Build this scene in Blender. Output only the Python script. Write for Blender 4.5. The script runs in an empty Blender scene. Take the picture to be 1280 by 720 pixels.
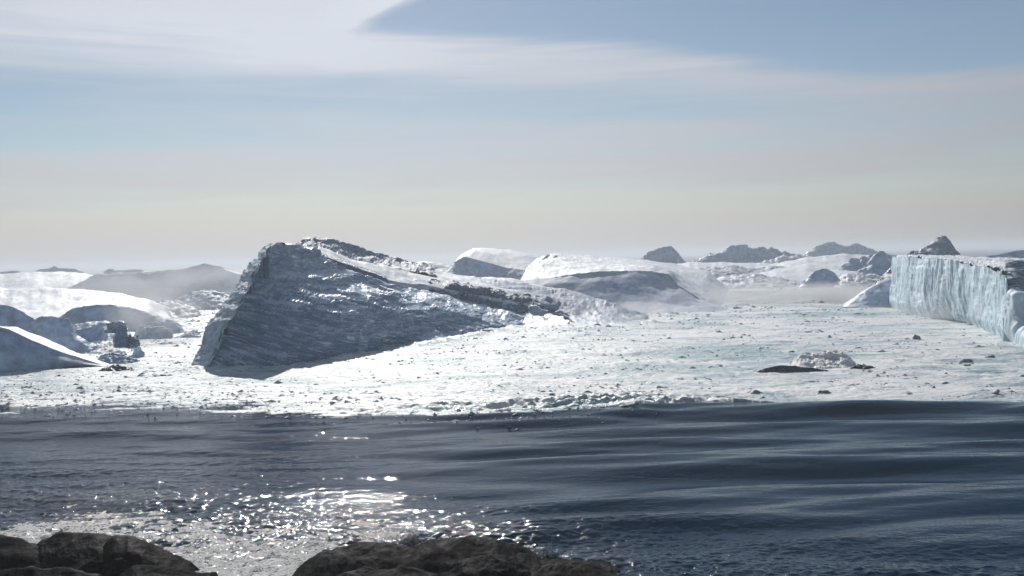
import bpy, math, random
import numpy as np
from math import radians, sin, cos, tan, sqrt, pi
from mathutils import Vector, Matrix

random.seed(7)
SC = bpy.context.scene
COL = SC.collection

# ------------------------------------------------------------------ camera
H = 20.0                      # eye height above the water, metres
FPX = 1200.0                  # focal length in photograph pixels (1280 wide)
PITCH = math.atan(37.6 / FPX)
ROLL = radians(1.37)
cam_d = bpy.data.cameras.new('camera')
cam = bpy.data.objects.new('camera', cam_d)
COL.objects.link(cam)
SC.camera = cam
cam_d.sensor_width = 36.0
cam_d.lens = 36.0 * FPX / 1280.0
cam_d.clip_start = 0.5
cam_d.clip_end = 60000.0
R0 = Vector((1, 0, 0))
FW = Vector((0, cos(PITCH), -sin(PITCH)))
U0 = Vector((0, sin(PITCH), cos(PITCH)))
CX = R0 * cos(ROLL) - U0 * sin(ROLL)
CY = R0 * sin(ROLL) + U0 * cos(ROLL)
CZ = -FW
cam.matrix_world = Matrix(((CX.x, CY.x, CZ.x, 0), (CX.y, CY.y, CZ.y, 0), (CX.z, CY.z, CZ.z, H), (0, 0, 0, 1)))

# ------------------------------------------------------------------ light
SUN_EL, SUN_AZ = radians(33.5), radians(-11.0)      # azimuth from +Y towards +X
SUN = Vector((sin(SUN_AZ) * cos(SUN_EL), cos(SUN_AZ) * cos(SUN_EL), sin(SUN_EL)))
sd = bpy.data.lights.new('sun', 'SUN')
sd.energy = 4.2
sd.angle = radians(0.53)
sd.color = (1.0, 0.965, 0.92)
so = bpy.data.objects.new('sun', sd)
COL.objects.link(so)
so.location = (0, 0, 200)
so.rotation_euler = SUN.to_track_quat('Z', 'Y').to_euler()

SC.view_settings.view_transform = 'Standard'
SC.view_settings.look = 'None'
SC.view_settings.gamma = 1.0
SC.view_settings.exposure = 0.0
SC.render.engine = 'CYCLES'
SC.cycles.use_denoising = True
SC.cycles.max_bounces = 6
SC.cycles.diffuse_bounces = 2
SC.cycles.glossy_bounces = 2
SC.cycles.transmission_bounces = 2
SC.cycles.volume_bounces = 0
SC.cycles.caustics_reflective = False
SC.cycles.caustics_refractive = False
SC.cycles.sample_clamp_indirect = 4.0


class NT:
    """tiny node-tree writer"""
    def __init__(s, tree):
        s.t = tree

    def n(s, kind, ins=None, **props):
        nd = s.t.nodes.new(kind)
        for k, v in props.items():
            setattr(nd, k, v)
        if ins:
            for k, v in ins.items():
                sock = nd.inputs[k]
                if hasattr(v, 'links'):
                    s.t.links.new(v, sock)
                else:
                    sock.default_value = v
        return nd

    def m(s, op, a, b=0.0, c=0.0, clamp=False):
        nd = s.n('ShaderNodeMath', {0: a, 1: b, 2: c}, operation=op)
        nd.use_clamp = clamp
        return nd.outputs[0]

    def step(s, v, lo, hi, a=0.0, b=1.0, smooth=True):
        nd = s.n('ShaderNodeMapRange', {0: v, 1: lo, 2: hi, 3: a, 4: b})
        nd.interpolation_type = 'SMOOTHSTEP' if smooth else 'LINEAR'
        return nd.outputs[0]

    def noise(s, vec, scale, detail=4.0, rough=0.55, dist=0.0):
        return s.n('ShaderNodeTexNoise', {'Vector': vec, 'Scale': scale, 'Detail': detail, 'Roughness': rough,
                                          'Distortion': dist}).outputs[0]

    def mapv(s, vec, scale=(1, 1, 1), rot=(0, 0, 0), loc=(0, 0, 0)):
        return s.n('ShaderNodeMapping', {'Vector': vec, 'Scale': scale, 'Rotation': rot, 'Location': loc}).outputs[0]

    def turn(s, vec, scale=(1, 1, 1), rot=(0, 0, 0)):       # turn first, then stretch
        return s.mapv(s.mapv(vec, rot=rot), scale=scale)

    def mix(s, f, a, b):
        nd = s.n('ShaderNodeMix', data_type='RGBA')
        for sock, v in ((nd.inputs[0], f), (nd.inputs[6], a), (nd.inputs[7], b)):
            if hasattr(v, 'links'):
                s.t.links.new(v, sock)
            else:
                sock.default_value = v if not isinstance(v, tuple) or len(v) == 4 else (*v, 1.0)
        return nd.outputs[2]

    def link(s, a, b):
        s.t.links.new(a, b)


# ------------------------------------------------------------------ sky
world = bpy.data.worlds.new('World')
SC.world = world
world.use_nodes = True
wt = world.node_tree
wt.nodes.clear()
w = NT(wt)
sky = w.n('ShaderNodeTexSky', sky_type='NISHITA')
sky.sun_disc = False
sky.sun_elevation = SUN_EL
sky.sun_rotation = SUN_AZ
sky.altitude = 50.0
sky.air_density = 1.0
sky.dust_density = 0.25
sky.ozone_density = 1.6
bg_air = w.n('ShaderNodeBackground', {'Color': sky.outputs[0], 'Strength': 0.062})
dirv = w.n('ShaderNodeNewGeometry').outputs['Incoming']
dirv = w.n('ShaderNodeVectorMath', {0: w.n('ShaderNodeTexCoord').outputs['Generated']}, operation='NORMALIZE').outputs[0]
sx = w.n('ShaderNodeSeparateXYZ', {0: dirv})
X, Y, Z = sx.outputs
horiz = w.m('SQRT', w.m('ADD', w.m('MULTIPLY', X, X), w.m('MULTIPLY', Y, Y)))
A = w.m('ARCTAN2', X, Y)                                   # azimuth, radians
E = w.m('DIVIDE', Z, w.m('MAXIMUM', horiz, 0.05))          # tan(elevation)
sdot = w.n('ShaderNodeVectorMath', {0: dirv, 1: tuple(SUN)}, operation='DOT_PRODUCT').outputs['Value']
sdot = w.m('MAXIMUM', sdot, 0.0)
glow = w.m('ADD', 0.205, w.m('MULTIPLY', 0.565, w.m('POWER', sdot, 2.6)))
# thin high cloud: long streaks lying nearly level
cv = w.n('ShaderNodeCombineXYZ', {0: A, 1: w.m('MULTIPLY', E, 5.0), 2: 0.0}).outputs[0]
warp = w.noise(w.mapv(cv, scale=(1.4, 1.0, 1)), 1.6, 3.0)
streak = w.noise(w.mapv(cv, scale=(0.9, 1.5, 1), rot=(0, 0, radians(8)), loc=(3.1, 0.4, 0)), 2.2, 5.0, 0.5, 0.35)
fine = w.noise(w.mapv(cv, scale=(1.0, 3.2, 1), rot=(0, 0, radians(-10)), loc=(1.0, 7.4, 0)), 3.0, 6.0, 0.55, 0.5)
# lower edge of the clear gap (azimuth -> tan elevation)
fc = w.n('ShaderNodeFloatCurve')
crv = fc.mapping.curves[0]
pts = [(0.0, 0.26), (0.341, 0.227), (0.5, 0.214), (0.657, 0.200), (0.79, 0.172), (1.0, 0.149)]
while len(crv.points) < len(pts):
    crv.points.new(0.5, 0.5)
for p, (a, b) in zip(crv.points, pts):
    p.location = (a, b)
fc.mapping.update()
w.link(w.m('ADD', 0.5, A), fc.inputs['Value'])
edge = w.m('ADD', fc.outputs[0], w.m('MULTIPLY', w.m('SUBTRACT', fine, 0.5), 0.03))
above = w.m('SUBTRACT', E, edge)
gap1 = w.step(above, -0.004, 0.022)
lft = w.m('SUBTRACT', A, w.m('ADD', -0.178, w.m('MULTIPLY', w.m('SUBTRACT', E, 0.227), 1.75)))
gap2 = w.step(w.m('ADD', lft, w.m('MULTIPLY', w.m('SUBTRACT', fine, 0.5), 0.05)), -0.006, 0.026)
gap3 = w.step(A, 1.0, 1.5, 1.0, 0.3)
gap = w.m('MULTIPLY', w.m('MULTIPLY', gap1, gap2), gap3)
body = w.step(streak, 0.34, 0.66, 0.12, 0.95)
body = w.m('ADD', w.m('MULTIPLY', body, 0.75), w.m('MULTIPLY', w.step(fine, 0.35, 0.7), 0.3))
# bright sheet just under the gap and across the upper left
band = w.m('MULTIPLY', w.step(above, -0.055, -0.008), w.step(above, 0.0, 0.03, 1.0, 0.0))
bandl = w.m('MULTIPLY', w.step(E, 0.175, 0.205), w.step(E, 0.22, 0.275, 1.0, 0.35))
bandl = w.m('MULTIPLY', bandl, w.step(A, -0.20, 0.06, 1.0, 0.0))
rim = w.m('MULTIPLY', w.step(lft, -0.13, -0.01), w.m('MULTIPLY', w.step(lft, -0.002, 0.012, 1.0, 0.0), w.step(E, 0.215, 0.24)))
dens = w.m('ADD', body, w.m('MULTIPLY', w.m('MAXIMUM', w.m('MAXIMUM', band, bandl), rim), 0.5))
hollow = w.m('MULTIPLY', w.m('MULTIPLY', w.step(E, 0.085, 0.125), w.step(E, 0.15, 0.19, 1.0, 0.0)), w.step(A, -0.42, 0.12, 0.42, 0.10))
wisp = w.noise(w.mapv(cv, scale=(0.8, 5.0, 1), rot=(0, 0, radians(-14)), loc=(5.0, 2.4, 0)), 3.4, 7.0, 0.6, 0.7)
dens = w.m('ADD', dens, w.m('MULTIPLY', w.m('SUBTRACT', wisp, 0.34), 0.85))
dens = w.m('SUBTRACT', dens, hollow)
low = w.step(E, 0.0, 0.12, 1.0, 0.0)                     # murk thickening to the horizon
dens = w.m('MULTIPLY', dens, w.m('SUBTRACT', 1.0, w.m('MULTIPLY', gap, 0.93)))
dens = w.m('MAXIMUM', w.m('MULTIPLY', dens, w.step(E, 0.24, 0.7, 0.86, 0.22)), w.m('MULTIPLY', low, 1.0), clamp=True)
veil_hi = (0.92, 0.97, 1.07, 1)
veil_lo = (1.03, 1.0, 1.0, 1)
vc = w.mix(w.step(E, 0.02, 0.16), veil_lo, veil_hi)
glow = w.m('MULTIPLY', glow, w.m('ADD', 1.0, w.m('MULTIPLY', w.m('MAXIMUM', rim, bandl), 0.10)))
bg_veil = w.n('ShaderNodeBackground', {'Color': vc, 'Strength': glow})
ms = w.n('ShaderNodeMixShader', {0: dens, 1: bg_air.outputs[0], 2: bg_veil.outputs[0]})
w.link(ms.outputs[0], w.n('ShaderNodeOutputWorld').inputs['Surface'])


# ------------------------------------------------------------------ noise
def _hash(ix, iy, iz, seed):
    h = (ix * 374761393 + iy * 668265263 + iz * 2147483647 + seed * 974634777) & 0xFFFFFFFF
    h = ((h ^ (h >> 13)) * 1274126177) & 0xFFFFFFFF
    h = h ^ (h >> 16)
    return h


def perlin(x, y, z=0.0, seed=0):
    x, y, z = np.broadcast_arrays(np.asarray(x, float), np.asarray(y, float), np.asarray(z, float))
    fx, fy, fz = np.floor(x), np.floor(y), np.floor(z)
    ix, iy, iz = fx.astype(np.int64), fy.astype(np.int64), fz.astype(np.int64)
    dx, dy, dz = x - fx, y - fy, z - fz
    u, v, t = [d * d * d * (d * (d * 6 - 15) + 10) for d in (dx, dy, dz)]
    out = 0.0
    for a in (0, 1):
        for b in (0, 1):
            for c in (0, 1):
                h = _hash(ix + a, iy + b, iz + c, seed)
                g1 = (h & 1023) / 511.5 - 1.0
                g2 = ((h >> 10) & 1023) / 511.5 - 1.0
                g3 = ((h >> 20) & 1023) / 511.5 - 1.0
                d = g1 * (dx - a) + g2 * (dy - b) + g3 * (dz - c)
                out = out + d * (u if a else 1 - u) * (v if b else 1 - v) * (t if c else 1 - t)
    return out * 1.1


def fbm(x, y, z=0.0, octaves=4, seed=0, gain=0.5, lac=2.03):
    s, a, f = 0.0, 1.0, 1.0
    for o in range(octaves):
        s = s + a * perlin(x * f, y * f, z * f, seed + o * 17)
        a *= gain
        f *= lac
    return s


def ridged(x, y, z=0.0, octaves=4, seed=0, gain=0.5, lac=2.1):
    s, a, f = 0.0, 1.0, 1.0
    for o in range(octaves):
        s = s + a * (1.0 - 2.4 * np.abs(perlin(x * f, y * f, z * f, seed + o * 17)))
        a *= gain
        f *= lac
    return s


def sstep(v, lo, hi):
    t = np.clip((v - lo) / (hi - lo), 0, 1)
    return t * t * (3 - 2 * t)


# ------------------------------------------------------------------ mesh helpers
def tag(o, label=None, cat=None, group=None, kind=None):
    if label: o['label'] = label
    if cat: o['category'] = cat
    if group: o['group'] = group
    if kind: o['kind'] = kind
    return o


def mesh_np(name, V, F, mat, smooth=True):
    V = np.ascontiguousarray(V, dtype=np.float32)
    F = np.ascontiguousarray(F, dtype=np.int32)
    k = F.shape[1]
    me = bpy.data.meshes.new(name)
    me.vertices.add(len(V))
    me.vertices.foreach_set('co', V.ravel())
    me.loops.add(F.size)
    me.loops.foreach_set('vertex_index', F.ravel())
    me.polygons.add(len(F))
    me.polygons.foreach_set('loop_start', np.arange(0, F.size, k, dtype=np.int32))
    me.polygons.foreach_set('loop_total', np.full(len(F), k, dtype=np.int32))
    me.polygons.foreach_set('use_smooth', np.full(len(F), smooth))
    me.update(calc_edges=True)
    me.materials.append(mat)
    return me


def link_mesh(name, me, parent=None, loc=(0, 0, 0)):
    o = bpy.data.objects.new(name, me)
    COL.objects.link(o)
    o.location = loc
    if parent is not None:
        o.parent = parent
    return o


def grid_faces(nr, nc, flip=False):
    i = np.arange((nr - 1) * nc).reshape(nr - 1, nc)[:, :-1].ravel()
    f = np.stack([i, i + 1, i + nc + 1, i + nc], 1)
    return f[:, ::-1] if flip else f


def empty(name, loc, label, cat, group=None):
    o = bpy.data.objects.new(name, None)
    COL.objects.link(o)
    o.location = loc
    tag(o, label, cat, group)
    return o


# points of the place, read off the photograph: column, row and a distance in metres
def P(px, py, D):
    d = FW + CX * ((px - 640) / FPX) + CY * ((360 - py) / FPX)
    k = D / d.y
    return (px, d.x * k, D, H + d.z * k)


def W(px, py, z=-0.15):       # where that line of sight meets the water
    d = FW + CX * ((px - 640) / FPX) + CY * ((360 - py) / FPX)
    k = (z - H) / d.z
    return (px, d.x * k, d.y * k, z)


def G(px, D, z=-0.6):         # a point of given height
    return (px, D * tan(math.atan((px - 640) / FPX)) * 1.0, D, z)


def loft(rows, nu, dens=1.0, smooth=2, disp=None, back=None, skirt=True, nmin=3, vj=0.0, vx=1.3):
    """sheet through rows of points, densely resampled; returns V, F, S, T"""
    R = []
    for r in rows:
        a = np.array(r, float)
        o = np.argsort(a[:, 0], kind='stable')
        a = a[o]
        t = (a[:, 0] - a[0, 0]) / max(1e-6, a[-1, 0] - a[0, 0])
        tt = np.linspace(0, 1, nu)
        R.append(np.stack([np.interp(tt, t, a[:, k]) for k in (1, 2, 3)], 1))
    G_ = [R[0]]
    for a, b in zip(R[:-1], R[1:]):
        # screen-size-ish count of steps between the two rows
        ang = np.abs((a[:, 2] - H) / a[:, 1] - (b[:, 2] - H) / b[:, 1]).mean() * 1200
        n = max(nmin, int(ang * dens) + 1)
        for k in range(1, n + 1):
            G_.append(a + (b - a) * (k / n))
    g = np.stack(G_, 0)
    for _ in range(smooth):
        q = g.copy()
        q[1:-1] = 0.25 * g[:-2] + 0.5 * g[1:-1] + 0.25 * g[2:]
        g = q.copy()
        q[:, 1:-1] = 0.25 * g[:, :-2] + 0.5 * g[:, 1:-1] + 0.25 * g[:, 2:]
        g = q
    nr, nc = g.shape[:2]
    du = np.gradient(g, axis=1)
    dv = np.gradient(g, axis=0)
    N = np.cross(du, dv)
    N /= np.maximum(np.linalg.norm(N, axis=2, keepdims=True), 1e-9)
    S = np.cumsum(np.linalg.norm(du, axis=2), axis=1)
    T = np.cumsum(np.linalg.norm(dv, axis=2), axis=0)
    if disp is not None:
        d = disp(g, S, T, N)
        g = g + N * d[..., None]
    if vj:
        x, y, z = g[..., 0].copy(), g[..., 1], g[..., 2].copy()
        k = sstep(z, -1, 3)
        g[..., 2] += vj * k * fbm(x / 3.0, y / 8.0, 0, 5, 777, 0.6)
        g[..., 0] += vx * vj * k * (fbm(z / 3.2, x / 20, y / 30.0, 5, 778, 0.6) + 0.5 * ridged(z / 1.9, x / 20, 0, 2, 779))
    if back:
        b = g[-1].copy()
        b[:, 0] *= (b[:, 1] + back) / b[:, 1]
        b[:, 1] += back
        b[:, 2] = -3
        m = (g[-1] + b) / 2
        m[:, 2] = np.maximum(g[-1][:, 2] * 0.7, -2.9)
        g = np.concatenate([g, m[None], b[None]], 0)
    if skirt:
        f = g[:1].copy(); f[..., 2] = -3
        g = np.concatenate([f, g], 0)
        l = g[:, :1].copy(); l[..., 2] = -3; l[..., 1] += 1.0
        r = g[:, -1:].copy(); r[..., 2] = -3; r[..., 1] += 1.0
        g = np.concatenate([l, g, r], 1)
    nr, nc = g.shape[:2]
    return g.reshape(-1, 3), grid_faces(nr, nc)


def sheet(name, rows, mat, parent=None, nu=200, origin=None, **kw):
    V, F = loft(rows, nu, **kw)
    if parent is not None:
        base = np.array(parent.location)
    else:
        base = np.array([V[:, 0].mean(), V[:, 1].min(), 0.0])
    me = mesh_np(name, V - base, F, mat)
    return link_mesh(name, me, parent, (0, 0, 0) if parent is not None else tuple(base))


# ------------------------------------------------------------------ materials
def new_mat(name):
    m = bpy.data.materials.new(name)
    m.use_nodes = True
    t = m.node_tree
    t.nodes.clear()
    b = NT(t)
    bs = b.n('ShaderNodeBsdfPrincipled')
    out = b.n('ShaderNodeOutputMaterial')
    b.link(bs.outputs[0], out.inputs['Surface'])
    pos = b.n('ShaderNodeNewGeometry')
    return m, b, bs, pos


def ice_mat(name, snow=(0.80, 0.83, 0.87), ice=(0.16, 0.25, 0.38), lo=0.55, hi=0.85, streak=(1, 1, 1), rot=(0, 0, 0),
            scale=0.35, rs=0.6, ri=0.22, bump=0.5, bscale=1.2, patch=0.5, spec=0.5, vein=0.0):
    """snow lies where the surface is flat enough, bare ice shows where it is steep or wind-scoured"""
    m, b, bs, geo = new_mat(name)
    p = geo.outputs['Position']
    nz = b.n('ShaderNodeSeparateXYZ', {0: geo.outputs['Normal']}).outputs[2]
    pv = b.turn(p, scale=streak, rot=rot)
    n1 = b.noise(pv, scale, 6.0, 0.6, 0.6)
    n2 = b.noise(p, scale * 5.5, 4.0, 0.6)
    f = b.m('ADD', nz, b.m('MULTIPLY', b.m('SUBTRACT', n1, 0.5), patch * 1.6))
    f = b.m('ADD', f, b.m('MULTIPLY', b.m('SUBTRACT', n2, 0.5), patch * 0.5))
    f = b.step(f, lo, hi)
    tone = b.step(b.noise(pv, scale * 2.3, 5.0, 0.65, 0.4), 0.3, 0.7, 0.62, 1.3)
    icec = b.n('ShaderNodeMix', data_type='RGBA', blend_type='MULTIPLY')
    icec.inputs[0].default_value = 1.0
    icec.inputs[6].default_value = (*ice, 1)
    b.link(tone, icec.inputs[7])
    tone2 = b.step(b.noise(p, scale * 0.8, 5.0, 0.6, 0.3), 0.3, 0.7, 0.86, 1.05)
    sn = b.n('ShaderNodeMix', data_type='RGBA', blend_type='MULTIPLY')
    sn.inputs[0].default_value = 1.0
    sn.inputs[6].default_value = (*snow, 1)
    b.link(tone2, sn.inputs[7])
    c = b.mix(f, icec.outputs[2], sn.outputs[2])
    if vein:                      # pale layer streaks; also paint light on ledges that lie flat in shade
        vv = b.turn(p, scale=(0.05, 0.04, 0.8), rot=(0, radians(-19), 0))
        vn = b.noise(vv, 0.75, 4.0, 0.55, 0.4)
        vm = b.step(b.m('ABSOLUTE', b.m('SUBTRACT', b.m('FRACT', b.m('MULTIPLY', vn, 9.0)), 0.5)), 0.0, 0.20, 1.0, 0.0)
        brk = b.step(b.noise(p, 0.35, 4.0, 0.6), 0.42, 0.6)
        c = b.mix(b.m('MULTIPLY', b.m('MULTIPLY', vm, brk), vein), c, (0.68, 0.78, 0.88))
    b.link(c, bs.inputs['Base Color'])
    b.link(b.step(f, 0, 1, ri, rs, False), bs.inputs['Roughness'])
    bs.inputs['IOR'].default_value = 1.31
    bs.inputs['Specular IOR Level'].default_value = spec
    bn = b.noise(pv, bscale, 8.0, 0.65, 0.3)
    bp = b.n('ShaderNodeBump', {'Strength': bump, 'Distance': 0.6, 'Height': bn})
    b.link(bp.outputs[0], bs.inputs['Normal'])
    return m


def water_mat():
    m, b, bs, geo = new_mat('sea_water')
    p = geo.outputs['Position']
    sp = b.n('ShaderNodeSeparateXYZ', {0: p})
    yy, xx = sp.outputs[1], sp.outputs[0]
    bs.inputs['Base Color'].default_value = (0.004, 0.020, 0.042, 1)
    bs.inputs['IOR'].default_value = 1.23
    bs.inputs['Specular Tint'].default_value = (0.46, 0.76, 0.94, 1)
    far = b.step(yy, 160.0, 2200.0, 0.045, 0.30)
    b.link(far, bs.inputs['Roughness'])
    pv = b.mapv(p, scale=(0.45, 1.0, 1.0), rot=(0, 0, radians(-7)))
    # cat's-paws: ripple strength varies over the surface, strong near the rocks and to the left
    gust = b.step(b.noise(b.mapv(p, scale=(0.35, 1, 1)), 0.045, 3.0, 0.5), 0.42, 0.62)
    near = b.step(b.m('ADD', yy, b.m('MULTIPLY', xx, 0.42)), 60.0, 84.0, 1.0, 0.0)
    leftw = b.m('MULTIPLY', b.step(xx, -20.0, -55.0), 0.30)
    amp = b.m('ADD', b.m('MULTIPLY', gust, 0.10), b.m('ADD', leftw, b.m('MULTIPLY', near, 0.45)))
    amp = b.m('ADD', amp, b.step(xx, -8.0, 12.0, 0.08, 0.16))
    r1 = b.noise(pv, 1.1, 3.0, 0.5, 0.6)
    r2 = b.noise(b.mapv(p, scale=(0.7, 1, 1), rot=(0, 0, radians(18))), 3.6, 3.0, 0.55, 0.4)
    h = b.m('ADD', b.m('MULTIPLY', r1, 0.30), b.m('MULTIPLY', r2, 0.13))
    h = b.m('MULTIPLY', h, amp)
    bp = b.n('ShaderNodeBump', {'Strength': 1.0, 'Distance': 1.0, 'Height': h})
    b.link(bp.outputs[0], bs.inputs['Normal'])
    return m


def slush_mat(name='brash_slush'):
    m, b, bs, geo = new_mat(name)
    p = geo.outputs['Position']
    pv = b.mapv(p, scale=(0.5, 1.0, 1.0), rot=(0, 0, radians(4)))
    big = b.noise(b.mapv(p, scale=(0.6, 1.0, 1.0), rot=(0, 0, radians(8))), 0.030, 5.0, 0.6, 1.4)
    mid = b.noise(pv, 0.16, 7.0, 0.65, 1.1)
    fine = b.noise(p, 1.1, 5.0, 0.65)
    f = b.m('ADD', b.m('MULTIPLY', big, 0.5), b.m('MULTIPLY', mid, 0.5))
    f = b.step(b.m('ADD', f, b.m('MULTIPLY', b.m('SUBTRACT', fine, 0.5), 0.26)), 0.41, 0.56)
    c = b.mix(f, (0.29, 0.42, 0.45), (0.80, 0.80, 0.78))
    veins = b.noise(pv, 0.55, 6.0, 0.7, 1.5)
    v = b.step(veins, 0.34, 0.44, 1.0, 0.0)
    v = b.m('MULTIPLY', v, b.step(b.n('ShaderNodeSeparateXYZ', {0: p}).outputs[1], 170.0, 330.0, 0.45, 0.12))
    c = b.mix(v, c, (0.20, 0.28, 0.32))
    b.link(c, bs.inputs['Base Color'])
    b.link(b.step(f, 0, 1, 0.29, 0.44, False), bs.inputs['Roughness'])
    bs.inputs['IOR'].default_value = 1.33
    h = b.m('ADD', b.m('MULTIPLY', b.noise(pv, 0.5, 8.0, 0.7, 0.4), 0.5), b.m('MULTIPLY', fine, 0.16))
    bp = b.n('ShaderNodeBump', {'Strength': 1.0, 'Distance': 1.2, 'Height': h})
    b.link(bp.outputs[0], bs.inputs['Normal'])
    return m


def foam_mat(name='foam', col=(0.86, 0.84, 0.79)):
    m, b, bs, geo = new_mat(name)
    p = geo.outputs['Position']
    n = b.noise(p, 1.1, 7.0, 0.72, 0.8)
    n2 = b.noise(p, 5.5, 4.0, 0.65)
    f = b.m('ADD', b.m('MULTIPLY', n, 0.6), b.m('MULTIPLY', n2, 0.4))
    c = b.mix(b.step(f, 0.42, 0.51), (0.06, 0.085, 0.095), col)  # dark flecks in the colour imitate the contrast of glitter
    b.link(c, bs.inputs['Base Color'])
    bs.inputs['Roughness'].default_value = 0.12
    bs.inputs['IOR'].default_value = 1.33
    bp = b.n('ShaderNodeBump', {'Strength': 1.0, 'Distance': 0.28, 'Height': n2})
    b.link(bp.outputs[0], bs.inputs['Normal'])
    return m


def rock_mat():
    m, b, bs, geo = new_mat('wet_rock')
    p = geo.outputs['Position']
    n1 = b.noise(p, 0.5, 6.0, 0.65, 0.5)
    n2 = b.noise(b.mapv(p, scale=(1, 1, 3)), 2.4, 7.0, 0.7)
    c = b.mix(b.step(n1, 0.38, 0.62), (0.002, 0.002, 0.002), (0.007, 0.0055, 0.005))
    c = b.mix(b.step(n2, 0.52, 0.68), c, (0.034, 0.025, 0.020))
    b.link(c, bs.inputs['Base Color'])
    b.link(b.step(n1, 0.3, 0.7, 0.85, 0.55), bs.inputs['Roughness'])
    bs.inputs['Specular IOR Level'].default_value = 0.03
    h = b.m('ADD', b.m('MULTIPLY', n2, 0.12), b.m('MULTIPLY', n1, 0.5))
    bp = b.n('ShaderNodeBump', {'Strength': 0.9, 'Distance': 0.4, 'Height': h})
    b.link(bp.outputs[0], bs.inputs['Normal'])
    return m


M_sea = water_mat()
M_slush = slush_mat()
M_foam = foam_mat()
M_rock = rock_mat()
M_dark = ice_mat('dark_blue_ice', snow=(0.62, 0.70, 0.80), ice=(0.12, 0.21, 0.35), lo=0.42, hi=0.88, vein=1.0, streak=(0.16, 0.3, 2.6),
                 rot=(0, radians(-21), 0), scale=0.42, ri=0.18, rs=0.32, bump=0.6, bscale=1.3, patch=0.6, spec=0.9)
M_side = ice_mat('pale_side_ice', snow=(0.7, 0.78, 0.84), ice=(0.30, 0.42, 0.50), lo=0.5, hi=0.9, scale=0.4, bump=0.6)
M_ridge = ice_mat('grey_ridge_ice', snow=(0.74, 0.78, 0.80), ice=(0.17, 0.23, 0.33), lo=0.55, hi=0.95, scale=0.3, bump=0.7,  # blue-grey where steep, paler where flatter, broken up by noise
                  streak=(0.5, 1, 2), patch=0.9)
M_hole = ice_mat('crevasse_ice', snow=(0.7, 0.74, 0.8), ice=(0.09, 0.14, 0.21), lo=0.75, hi=0.95, scale=0.6, bump=0.9, patch=0.7)
M_snow = ice_mat('wind_packed_snow', snow=(0.78, 0.80, 0.82), ice=(0.36, 0.44, 0.52), lo=0.35, hi=0.8, scale=0.12, rs=0.55,
                 ri=0.4, bump=0.5, bscale=0.35, patch=0.4, streak=(0.6, 1, 2))
M_shade = ice_mat('shaded_face_ice', snow=(0.72, 0.76, 0.80), ice=(0.43, 0.54, 0.70), lo=0.72, hi=0.96, scale=0.15, ri=0.45,  # blue of shaded faces put into the ice colour
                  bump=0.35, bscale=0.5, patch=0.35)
M_cliff = ice_mat('cliff_ice', snow=(0.72, 0.79, 0.83), ice=(0.64, 0.77, 0.84), lo=0.2, hi=1.0, scale=0.22, streak=(1, 1, 0.10),
                  ri=0.4, bump=0.45, bscale=0.6, patch=0.8)
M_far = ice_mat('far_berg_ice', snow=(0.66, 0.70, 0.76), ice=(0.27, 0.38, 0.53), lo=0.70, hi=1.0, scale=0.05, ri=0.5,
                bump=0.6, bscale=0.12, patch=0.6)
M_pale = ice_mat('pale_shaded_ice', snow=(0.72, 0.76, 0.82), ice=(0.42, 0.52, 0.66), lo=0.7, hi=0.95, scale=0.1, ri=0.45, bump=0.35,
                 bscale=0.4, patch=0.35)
M_tongue = ice_mat('grey_tongue_ice', snow=(0.44, 0.50, 0.58), ice=(0.24, 0.33, 0.44), lo=0.6, hi=1.0, scale=0.2, ri=0.4, bump=0.5,  # grey put into the colour to dim a slope the sun reaches
                   bscale=0.6, patch=0.5, streak=(0.4, 1, 2), rot=(0, radians(10), 0))
M_chunk_grey = ice_mat('brash_ice_grey', snow=(0.46, 0.50, 0.54), ice=(0.20, 0.25, 0.30), lo=0.7, hi=1.1, scale=1.5, ri=0.3, bump=0.4)
M_growler = ice_mat('growler_ice', snow=(0.30, 0.33, 0.37), ice=(0.07, 0.09, 0.12), lo=1.0, hi=1.2, scale=0.8, ri=0.3,
                    bump=0.6, patch=0.6)

# ------------------------------------------------------------------ sea surface
EX = np.array([-400, -78, -60, -40, -20, 0, 12, 20, 28, 45, 70, 400.])
EY = np.array([138, 138, 135, 130, 124, 119, 121, 127, 126, 121, 117, 117.])


def edge_y(x):
    return np.interp(x, EX, EY)


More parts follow.
